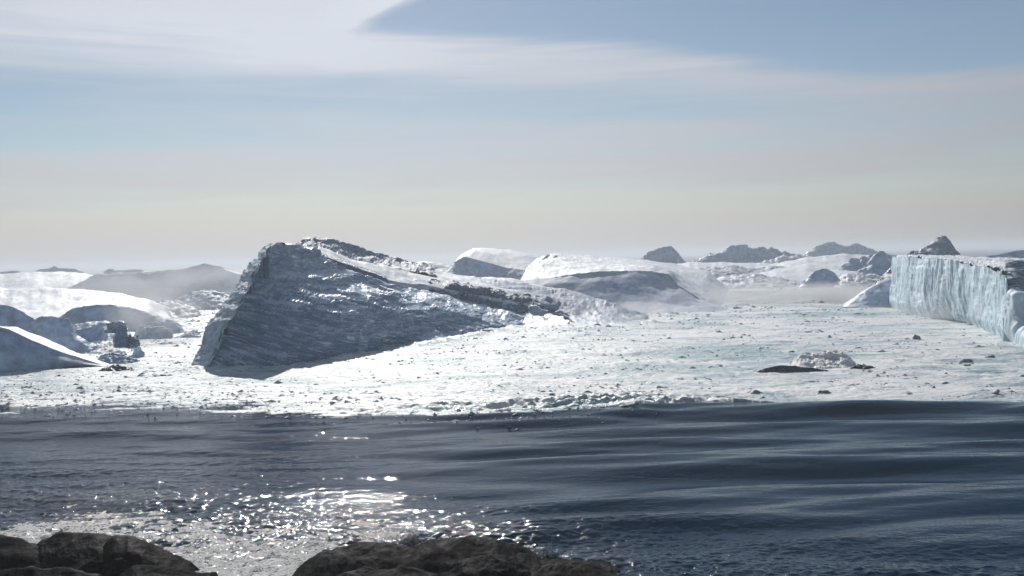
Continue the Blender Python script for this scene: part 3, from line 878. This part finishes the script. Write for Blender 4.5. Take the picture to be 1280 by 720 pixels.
mound('bright_floe', 'bright sunlit white ice floe below the broken dark lump',
      [(84, 442), (100, 434), (118, 430), (140, 427.5), (158, 430), (168, 440), (180, 443)], None, 9, 8, M_snow, rough=0.3, sc=3, seed=33, nu=120, cat='ice floe', jag=1.5)
mound('rubble_floe', 'grey rubbly ice floe between the near snow bank tip and the bright floe',
      [(120, 455), (128, 446), (140, 443), (155, 445), (168, 449), (176, 456)], None, 4, 5, M_far, rough=0.35, sc=1.6, seed=34, nu=90, cat='ice floe', jag=1.2)
mound('low_grey_floe', 'low lens-shaped grey floe just right of the near snow bank tip',
      [(122, 466), (132, 462), (148, 458), (160, 461), (172, 465)], None, 3, 4, M_growler, rough=0.2, sc=1.6, seed=35, nu=70, cat='ice floe')
mound('long_grey_floe', 'long low blue-grey floe left of the tilted iceberg, its top edge white',
      [(168, 424), (174, 408), (190, 408), (214, 412), (244, 413), (250, 419), (214, 424)], None, 4, 8, M_cliff, rough=0.3, sc=3, seed=36, nu=110, cat='ice floe')

# near snow bank at the left edge
bank = empty('near_iceberg', tuple(W(20, 466))[1:], 'near left iceberg with smooth slate-blue front and bright snow ridge running down right', 'iceberg')
sheet('shaded_front', [
    [W(-90, 473), W(-30, 469.5), W(0, 468), W(60, 464.5), W(130, 459)],
    [P(-90, 440, 185.5), P(-30, 440, 185.5), P(0, 442, 185.5), P(50, 448, 187.5), P(131, 458.7, 191)],
    [P(-90, 400, 190), P(-30, 402, 190), P(0, 408.5, 190), P(10, 411, 190), P(40, 425, 190), P(75, 439, 191), P(132, 457.5, 192)],
], M_shade, bank, nu=220, dens=1, smooth=3, disp=d_fbm(0.25, 9, 4, 101))
sheet('snow_ridge', [
    [P(-90, 401, 189.7), P(-30, 403, 189.7), P(0, 409.5, 189.7), P(10, 412, 189.7), P(40, 426, 189.7), P(75, 440, 190.7), P(132, 458, 191.7)],
    [P(-90, 396, 197), P(-30, 400, 197), P(0, 407.5, 197), P(20, 409, 197), P(55, 422, 197), P(95, 440, 197), P(136, 455.5, 196)],
], M_snow, bank, nu=220, nmin=20, smooth=2, disp=d_fbm(0.2, 4, 5, 102), back=18)

# ------------------------------------------------------------------ tabular berg with the tall cliff
cliff = empty('tabular_iceberg', tuple(W(1210, 407))[1:], 'tall flat-topped iceberg with fluted pale blue vertical cliff at the right', 'iceberg')


def d_flutes(g, S, T, N):
    x, y, z = g[..., 0], g[..., 1], g[..., 2]
    s = S + 3.0 * fbm(S / 13, z / 30, 0, 2, 15) + 0.12 * z
    r = 0.8 * ridged(s / 9.0 + 0.15 * fbm(s / 9, z / 7, 0, 2, 4), z / 60.0, 0, 3, 7, 0.5)
    r = r + 0.26 * ridged(s / 1.9, z / 14.0, 1, 3, 8, 0.6)
    r = r + 0.8 * fbm(s / 6, z / 24, 0, 5, 9, 0.5)
    return r * sstep(z, -1, 3)


sheet('cliff_face', [
    [W(1117, 386), W(1135, 393), W(1155, 398), W(1175, 401), W(1195, 403), W(1215, 407), W(1240, 418), W(1266, 430)],
    [P(1118, 355, 328), P(1137, 360, 296), P(1156, 362, 277), P(1177, 364, 264), P(1198, 367, 254), P(1218, 369, 240), P(1242, 376, 219), P(1266, 388, 200)],
    [P(1120, 322, 331), P(1140, 321.5, 299), P(1160, 322, 280), P(1180, 324, 267), P(1200, 327, 256), P(1220, 331, 242), P(1244, 335, 221), P(1262, 344, 204), P(1267, 350, 202)],
], M_cliff, cliff, nu=420, dens=1.2, smooth=2, disp=d_flutes, back=None, vj=0.8, vx=0.12)
sheet('snow_top', [
    [P(1119, 322.5, 330), P(1140, 322, 298), P(1160, 322.5, 279), P(1180, 324.5, 266), P(1200, 327.5, 255), P(1220, 331.5, 241), P(1245, 335.5, 220), P(1262, 343, 204)],
    [P(1122, 320.5, 345), P(1150, 319.5, 320), P(1175, 320.5, 305), P(1200, 323, 290), P(1225, 326, 275), P(1250, 327, 255), P(1275, 328, 240)],
    [P(1125, 320, 380), P(1170, 319.5, 370), P(1210, 321, 360), P(1255, 323, 345), P(1300, 324, 330)],
], M_snow, cliff, nu=300, nmin=14, smooth=2, vj=0.8, vx=0.1, disp=d_fbm(0.4, 6, 5, 112), back=60, skirt=False)
sheet('ledge_face', [
    [P(1258, 372, 203), P(1268, 372, 202), P(1285, 376, 204), P(1340, 384, 214)],
    [P(1258, 350, 205), P(1268, 350, 205), P(1285, 352, 208), P(1340, 358, 218)],
    [P(1256, 327, 214), P(1270, 326, 214), P(1288, 326, 218), P(1340, 328, 228)],
], M_ridge, cliff, nu=90, nmin=24, smooth=2, disp=d_strata(1.2, 2, 14, 2.2, 0.4, 77), skirt=False, back=None)
sheet('dark_wall', [
    [W(1262, 429), W(1270, 432), W(1284, 436), W(1345, 446)],
    [P(1264, 400, 199), P(1272, 402, 196), P(1285, 406, 195), P(1345, 414, 192)],
    [P(1266, 366, 201), P(1271, 370, 198), P(1285, 374, 197), P(1345, 380, 194)],
    [P(1266, 364, 206), P(1271, 367, 206), P(1285, 370, 206), P(1345, 376, 206)],
], M_cliff, cliff, nu=110, nmin=10, smooth=1, disp=d_flutes, skirt=True, back=None)

# ------------------------------------------------------------------ floating pieces in the foreground slush
mound('whaleback_growler', 'long dark whale-backed growler in the slush at right, in front of the white block',
      [(948, 463.5), (958, 459.5), (975, 457), (995, 457.5), (1015, 459.5), (1032, 463), (1050, 468)], None, 1.2, 3, M_growler, rough=0.16, sc=1.6, seed=41, nu=120, cat='growler', rg=0.02, jag=.3)
mound('white_ice_block', 'white striped ice block with dark upper edge, right behind the whale-backed growler',
      [(986, 460), (994, 450), (1001, 444.5), (1015, 445), (1028, 441.5), (1045, 442.5), (1056, 444), (1062, 450), (1068, 457), (1072, 463)], None, 7.5, 4,
      ice_mat('striped_white_ice', snow=(0.82, 0.82, 0.80), ice=(0.30, 0.31, 0.33), lo=-0.6, hi=-0.1, scale=0.9, streak=(1.2, 1, 0.25), patch=0.9),
      rough=0.22, sc=2.2, seed=42, nu=140, cat='ice block', midk=0.75, smooth=1, jag=0.7)
mound('grey_ice_nub', 'small grey nub of ice at the right foot of the white striped block',
      [(1064, 463), (1070, 458.5), (1080, 458), (1088, 460), (1093, 463.5)], None, 1.4, 2, M_growler, rough=0.15, sc=1, seed=43, nu=50, cat='ice block')
small = [
    ('thin_floe', 'thin dark sliver of ice just below the whale-backed growler', [(1000, 478.5), (1006, 476.5), (1016, 476), (1024, 477.5)], 147),
    ('dark_floe', 'flat dark floe near the water edge, below the thin sliver', [(1019, 493.5), (1024, 489.5), (1034, 489), (1042, 492.5)], 137),
    ('grey_mottled_floe', 'mottled grey floe near the dark water edge, left of the flat dark floe', [(930, 495), (938, 490), (945, 487.5), (953, 491), (957, 495)], 136),
    ('brown_grey_floe', 'small dark grey floe right of the white striped block', [(1112, 454), (1120, 450), (1130, 449.5), (1136, 453)], 171),
    ('double_floe', 'upper of two grey floes under the tall ice cliff', [(1197, 453.5), (1203, 449.5), (1212, 449.5), (1217, 453)], 171),
    ('notched_floe', 'lower darker one of two grey floes under the tall ice cliff', [(1199, 460.5), (1206, 456), (1213, 455.5), (1217, 460)], 166),
    ('edge_floe', 'dark little ice piece touching the right edge of the picture', [(1270, 473), (1276, 469), (1286, 467), (1292, 472)], 148),
    ('pointed_floe', 'small pointed dark ice piece midway between white block and right edge', [(1177, 470), (1182, 466), (1187, 469.5)], 150),
    ('grey_tooth', 'grey tooth of ice standing in the slush below the cliff, the highest-placed small piece', [(1139, 425), (1144, 418), (1149, 420), (1152, 425)], 213),
    ('lone_floe', 'lone grey ice bump in the bright foam below the tilted iceberg', [(595, 468.5), (600, 465.5), (607, 465), (611, 468.5)], 166),
    ('dark_bump', 'dark ice bump in bright foam just left under the tilted iceberg base', [(143, 490), (148, 486.5), (153, 489.5)], 158),
    ('twin_dark_streak', 'small dark floe right of the flat snow edge, below the pyramid iceberg', [(843, 341), (848, 338.5), (856, 338.5), (860, 341)], 1000),
    ('tiny_dark_floe', 'tiny dark ice dot just right of the small floe below the pyramid iceberg', [(861, 343.5), (865, 341), (869, 343)], 820),
    ('faint_far_floe', 'faint grey low floe in the pale slush below the craggy iceberg', [(970, 343), (980, 338), (992, 338), (1000, 343.5)], 800),
    ('low_left_floe', 'thin grey-blue floe below the long grey floe on the left', [(186, 431.5), (198, 430), (215, 428), (222, 431)], 208),
]
for k, (nm, lb, cr, D) in enumerate(small):
    wid = (cr[-1][0] - cr[0][0]) * D / FPX
    mound(nm, lb, cr, None, max(0.5, wid * .3), max(.6, wid * .3), M_chunk_grey, jag=0.7, rg=0.05, rough=0.08 * wid, sc=max(0.6, wid * .4), seed=200 + k, nu=40, cat='ice floe', smooth=1)


# scattered chunks: twelve shapes, each piece its own object
def chunk_mesh(seed, n=1):
    rng = np.random.RandomState(seed)
    import bmesh
    bm = bmesh.new()
    bmesh.ops.create_icosphere(bm, subdivisions=2, radius=1.0)
    V = np.array([v.co[:] for v in bm.verts])
    F = np.array([[v.index for v in f.verts] for f in bm.faces])
    bm.free()
    for _ in range(7):
        d = rng.normal(size=3); d /= np.linalg.norm(d)
        h = rng.uniform(0.35, 0.8)
        t = V @ d - h
        V = V - np.outer(np.maximum(t, 0), d)
    V = V * (1 + 0.12 * fbm(V[:, 0] * 2, V[:, 1] * 2, V[:, 2] * 2 + seed, 3, seed)[:, None])
    V = V * np.array([1.0, 0.7, 0.42])
    return V, F


CH = [chunk_mesh(s) for s in range(12)]
M_chunk = [M_chunk_grey,
           ice_mat('brash_ice_white', snow=(0.80, 0.82, 0.83), ice=(0.44, 0.50, 0.55), lo=0.6, hi=1.0, scale=1.5, ri=0.3, bump=0.4)]
CHM = [mesh_np('ice_chunk', v, f, M_chunk[0 if i < 8 else 1], smooth=False) for i, (v, f) in enumerate(CH)]
rng = np.random.RandomState(5)


def zone_ok(px, py):
    if py < 404 and px < 900: return False
    if 225 < px < 860 and py < 475: return False
    if px < 140 and py < 472: return False
    if px > 1100 and py < 436: return False
    return True


placed = 0
LAB = {0: 'small grey ice chunk adrift in slush below the tall ice cliff', 1: 'small dark ice chunk in bright foam below the tilted iceberg',
       2: 'small grey ice chunk adrift between the left snow bank and the tilted iceberg', 3: 'tiny grey ice chunk in the pale slush far back between the icebergs',
       4: 'grey ice lump in the churned water at the centre edge'}
GRP = {0: 'ice chunks adrift in the right slush', 1: 'ice chunks in the bright foam', 2: 'ice chunks at left of the tilted iceberg', 3: 'far ice chunks in the slush',
       4: 'ice lumps in the churned water edge'}
regions = [(0, 70, 870, 1290, 400, 500), (1, 30, 120, 860, 476, 505), (2, 34, 150, 245, 415, 478), (3, 34, 860, 1100, 338, 398), (4, 22, 600, 890, 488, 508)]
for reg, cnt, x0, x1, y0, y1 in regions:
    k = 0
    while k < cnt:
        px, py = rng.uniform(x0, x1), rng.uniform(y0, y1)
        if not zone_ok(px, py):
            continue
        _, x, y, z = W(px, py, 0.0)
        if y < edge_y(x) + 2.5:
            k += 1
            continue
        r = rng.lognormal(-0.75, 0.45) * (1.0 if reg != 3 else 2.2) * (0.85 if reg == 1 else 1.0)
        ci = rng.randint(8, 12) if reg == 3 else rng.randint(0, 8) if rng.rand() < 0.6 else rng.randint(0, 12)
        me = CHM[ci]
        o = bpy.data.objects.new('ice_chunk', me)
        COL.objects.link(o)
        o.location = (x, y, float(swell(np.array([x]), np.array([y]))[0]) + 0.08 + 0.16 * float(sstep(y - edge_y(x), 4, 18)))
        o.rotation_euler = (rng.uniform(-.25, .25), rng.uniform(-.25, .25), rng.uniform(0, 6.28))
        r = min(r, 1.1) if reg != 3 else min(r, 2.4)
        o.scale = (r * rng.uniform(.8, 1.5), r, r * rng.uniform(.6, 1.1))
        size = 'tiny' if r < 0.38 else 'small' if r < 0.62 else 'larger'
        tone = 'dark grey' if ci < 8 else 'whitish'
        if reg == 0:
            plc = ('beside the whale-backed growler' if 940 < px < 1100 and 436 < py < 490 else 'close to the dark water edge at right' if py > 478 else
                   'below the fluted cliff' if px > 1100 else 'in the slush left of the whale-backed growler' if px < 950 else 'behind the white striped block')
        else:
            plc = {1: 'in bright foam below the tilted iceberg', 2: 'between the left snow bank and the tilted iceberg',
                   3: 'far back in pale slush ' + ('right of the snow-topped iceberg' if px < 960 and py > 365 else 'below the craggy iceberg' if px < 960 else 'below the grey growler' if py > 365 else 'beside the grey growler'), 4: 'in churned water at the centre edge'}[reg]
            if reg == 1:
                plc = 'in the foam at far left' if px < 260 else plc if px < 600 else 'in the foam right of centre'
        tag(o, '%s %s ice chunk %s' % (size, tone, plc), 'ice chunk', '%s %s chunks %s' % (size, tone, plc))
        k += 1


def crumbs(n, seed):
    """countless crumbs of ice frozen into the slush"""
    r_ = np.random.RandomState(seed)
    D = np.exp(r_.uniform(np.log(112), np.log(620), n))
    a = r_.uniform(-0.56, 0.56, n)
    x, y = D * a, D
    cl = fbm(x / 16, y / 9, 0, 3, 321)
    loose = (x < 22) & (y > edge_y(x) - 1 - 8 * r_.uniform(size=n) ** 2) & (r_.uniform(size=n) < 0.5)
    keep = ((y > edge_y(x) + 1.0) & (cl > 0.02)) | loose
    x, y = x[keep], y[keep]
    s = r_.lognormal(-1.85, 0.5, len(x)) * (0.5 + y / 260.0)
    base = np.array([[1, 0, -.1], [-.5, .8, -.1], [-.6, -.7, -.1], [.2, .1, .7], [.5, -.8, .1]])
    tri = np.array([[0, 1, 3], [1, 2, 3], [2, 4, 3], [4, 0, 3]])
    th = r_.uniform(0, 6.28, len(x))
    c, sn = np.cos(th), np.sin(th)
    B = base[None] * (1 + 0.35 * r_.normal(size=(len(x), 5, 3)))
    vx = (B[..., 0] * c[:, None] - B[..., 1] * sn[:, None]) * s[:, None] * 1.4 + x[:, None]
    vy = (B[..., 0] * sn[:, None] + B[..., 1] * c[:, None]) * s[:, None] * 0.8 + y[:, None]
    vz = B[..., 2] * s[:, None] * 0.7 + (swell(x, y) + 0.06 + 0.19 * sstep(y - edge_y(x), 4, 18))[:, None]
    V = np.stack([vx, vy, vz], -1).reshape(-1, 3)
    F = (tri[None] + 5 * np.arange(len(x))[:, None, None]).reshape(-1, 3)
    return V, F


for nm, n, sd_, mt, lb in (('brash_ice_crumbs', 30000, 3, M_chunk[1], 'countless white crumbs of brash ice scattered over the slush'),
                           ('dark_ice_crumbs', 9000, 4, M_chunk[0], 'countless darker crumbs of wet ice scattered over the slush')):
    V, F = crumbs(n, sd_)
    tag(link_mesh(nm, mesh_np(nm, V, F, mt, smooth=False)), lb, 'brash ice', kind='stuff')


# ------------------------------------------------------------------ foreground rocks
def boulder(name, parent, crest, D, front, back, seed, rough=0.17, sc=2.6, label=None, zb=-0.6):
    c = [P(a, b, D) for a, b in crest]
    r0, r1, r2, rb, rb2 = [], [], [], [], []
    for px, x, y, z in c:
        r0.append((px, x * (y - front) / y, y - front, zb))
        r1.append((px, x * (y - front * .8) / y, y - front * .8, zb + (z - zb) * .45))
        r2.append((px, x * (y - front * .35) / y, y - front * .35, zb + (z - zb) * .86))
        rb.append((px, x, y + back * .45, zb + (z - zb) * .8))
        rb2.append((px, x, y + back, zb))
    V, F = loft([r0, r1, r2, c, rb, rb2], 240, nmin=20, smooth=3, disp=d_fbm(rough, sc, 6, seed, 0.45, rough * 0.7), skirt=True)
    base = np.array(parent.location)
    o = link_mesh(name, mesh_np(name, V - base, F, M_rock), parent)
    if label: o['label'] = label
    return o


rl = empty('shore_rock', tuple(W(110, 719))[1:], 'dark wet rounded shore rock in the bottom left corner', 'rock')
boulder('rock_hump', rl, [(36, 712), (44, 684), (52, 673), (75, 668.5), (100, 667.5), (118, 669), (134, 674), (150, 690), (168, 712)], 61, 5, 4, 1)
boulder('rock_hump', rl, [(118, 712), (130, 684), (142, 672), (160, 672), (174, 677), (190, 688), (210, 698), (226, 709), (234, 718)], 60, 4.5, 3.5, 2)
boulder('rock_hump', rl, [(-60, 668), (-20, 672), (0, 672.5), (20, 676), (40, 682), (56, 692), (66, 712)], 60, 4.5, 3.5, 3)
boulder('rock_slab', rl, [(-60, 716), (0, 714), (30, 713), (70, 713), (95, 716), (120, 724)], 54.5, 4, 3, 4, 0.2)
boulder('rock_slab', rl, [(150, 722), (165, 710), (182, 708), (205, 712), (225, 717), (262, 720)], 57, 4, 2.5, 5, 0.2)
rr = empty('broad_shore_rock', tuple(W(560, 719))[1:], 'broad dark wet rock ledge at the bottom centre with brown sunlit top', 'rock')
boulder('rock_hump', rr, [(364, 722), (380, 708), (400, 694), (425, 686), (450, 681), (470, 682), (500, 686), (525, 692), (540, 706)], 60, 5, 3.5, 6)
boulder('rock_hump', rr, [(490, 708), (515, 686), (535, 677), (560, 674), (590, 674), (620, 676), (645, 682), (660, 692), (680, 708)], 61, 5.5, 3.5, 7)
boulder('rock_hump', rr, [(620, 712), (650, 694), (675, 700), (700, 705), (730, 708), (762, 713), (795, 724)], 60, 5, 3, 8, 0.25)
boulder('rock_slab', rr, [(420, 722), (440, 713), (480, 711), (520, 713), (545, 722)], 55.5, 4, 2.5, 9, 0.2)
boulder('rock_slab', rr, [(555, 724), (575, 706), (600, 698), (630, 700), (655, 710), (680, 722)], 57, 4, 2.5, 10, 0.25)
boulder('rock_slab', rr, [(640, 722), (660, 712), (700, 709), (740, 714), (780, 724)], 57, 3.5, 2.0, 11, 0.2)


def shore_slope():
    x, y = np.meshgrid(np.linspace(-70, 60, 130), np.linspace(-10, 55, 90))
    z = 17.2 - 18.2 * np.clip(y, -2, 60) / 51.0 + 0.55 * fbm(x / 7, y / 7, 0, 5, 401) + 0.3 * ridged(x / 5, y / 9, 0, 3, 402)
    z = np.minimum(z, 17.5)
    z = z - 1.3 * sstep(y, 30, 52)
    V = np.stack([x, y, z], -1).reshape(-1, 3)
    o = link_mesh('shore', mesh_np('shore', V, grid_faces(*x.shape), M_rock))
    tag(o, kind='structure')


shore_slope()


# splashes of broken water thrown up behind the rocks
def splash(name, label, px, py, D, wd, ht, seed, n=900):
    r_ = np.random.RandomState(seed)
    _, cx, cy, cz = P(px, py, D)
    V0, F0 = chunk_mesh(seed + 50)
    Vs, Fs = [], []
    tet = np.array([[0, 0, 1], [.9, 0, -.4], [-.5, .8, -.4], [-.5, -.8, -.4]])
    tf = np.array([[0, 1, 2], [0, 2, 3], [0, 3, 1], [1, 3, 2]])
    off = 0
    for _ in range(n):
        a = r_.normal(0, 0.42)
        hh = abs(r_.normal(0, 0.5)) * math.exp(-a * a * 1.5)
        q = np.array([cx + a * wd, cy + r_.normal(0, .35), cz - 0.15 + hh * ht])
        s = r_.lognormal(-3.3, .45) * (1.4 - min(hh, 1.0))
        Vs.append(tet * s + q); Fs.append(tf + off); off += 4
    Vd = V0 * np.array([wd * .5, .5, ht * 1.0]) + np.array([cx, cy, cz - 0.25])
    Vd = Vd + 0.16 * ht * fbm(Vd[:, 0] * 3, Vd[:, 1] * 3, Vd[:, 2] * 3, 3, seed)[:, None]
    Vs.append(Vd); Fs.append(F0 + off)
    o = link_mesh(name, mesh_np(name, np.concatenate(Vs) - np.array([cx, cy, 0]), np.concatenate(Fs), M_splash), None, (cx, cy, 0))
    tag(o, label, 'splash')


M_splash = foam_mat('splash_foam', (0.6, 0.7, 0.76))
splash('wave_splash', 'small blue-white splash of surf bursting behind the left half of the broad rock', 512, 676, 62.5, 1.3, 1.1, 3)
splash('low_wave_splash', 'low white splash washing over the right end of the broad rock', 686, 692, 61.8, 1.4, 0.8, 4)

# ------------------------------------------------------------------ drifting spray
def mist(name, label, px, py, D, rx, ry, rz, dens, seed, sc):
    m = bpy.data.materials.new(name)
    m.use_nodes = True
    m.node_tree.nodes.clear()
    b = NT(m.node_tree)
    tc = b.n('ShaderNodeTexCoord').outputs['Object']
    nv = b.mapv(tc, scale=(1 / rx, 1 / ry, 1 / rz))
    ln = b.n('ShaderNodeVectorMath', {0: nv}, operation='LENGTH').outputs['Value']
    n = b.noise(b.mapv(tc, scale=(1, 1, 1.8), loc=(seed, 0, 0)), sc, 3.0, 0.55, 0.5)
    f = b.m('MULTIPLY', b.step(ln, 0.15, 0.92, 1.0, 0.0), b.step(n, 0.40, 0.68))
    v = b.n('ShaderNodeVolumePrincipled', {'Color': (0.93, 0.96, 1.0, 1), 'Density': b.m('MULTIPLY', f, dens), 'Anisotropy': 0.3})
    b.link(v.outputs[0], b.n('ShaderNodeOutputMaterial').inputs['Volume'])
    import bmesh
    bm = bmesh.new()
    bmesh.ops.create_icosphere(bm, subdivisions=3, radius=1.0)
    V = np.array([q.co[:] for q in bm.verts]) * np.array([rx, ry, rz])
    F = np.array([[q.index for q in f_.verts] for f_ in bm.faces])
    bm.free()
    _, x, y, z = P(px, py, D)
    o = link_mesh(name, mesh_np(name, V, F, m), None, (x, y, z))
    tag(o, label, 'mist', kind='stuff')


mist('spray_mist', 'thin white spray drifting up between the broken ice lump and the tilted iceberg', 195, 392, 262, 20, 16, 10, 0.14, 3.0, 0.12)
mist('low_mist', 'low pale mist lying over the slush between the snow-topped iceberg and the cliff', 960, 376, 380, 110, 60, 9, 0.10, 9.0, 0.05)
mist('cliff_foot_mist', 'soft mist along the foot of the tall fluted cliff', 1185, 392, 262, 34, 26, 5, 0.07, 11.0, 0.10)
mist('snow_drift_mist', 'thin white spray blowing off the foot of the snow-topped iceberg', 760, 392, 316, 32, 12, 7, 0.10, 5.0, 0.10)
mist('bank_of_mist', 'bright mist hanging in front of the long hazy grey iceberg at left', 220, 358, 470, 105, 60, 17, 0.045, 7.0, 0.03)

# ------------------------------------------------------------------ haze
hm = bpy.data.materials.new('haze')
hm.use_nodes = True
hm.node_tree.nodes.clear()
hb = NT(hm.node_tree)
hv = hb.n('ShaderNodeVolumePrincipled', {'Color': (0.86, 0.93, 1.0, 1), 'Density': 0.00034, 'Anisotropy': 0.3})
hb.link(hv.outputs[0], hb.n('ShaderNodeOutputMaterial').inputs['Volume'])
L, z0, z1 = 16500, -4.6, 48
V = np.array([[a, b, c] for c in (z0, z1) for b in (-L, L) for a in (-L, L)])
F = np.array([[0, 2, 3, 1], [4, 5, 7, 6], [0, 1, 5, 4], [2, 6, 7, 3], [0, 4, 6, 2], [1, 3, 7, 5]])
tag(link_mesh('haze', mesh_np('haze', V, F, hm, smooth=False)), kind='stuff')
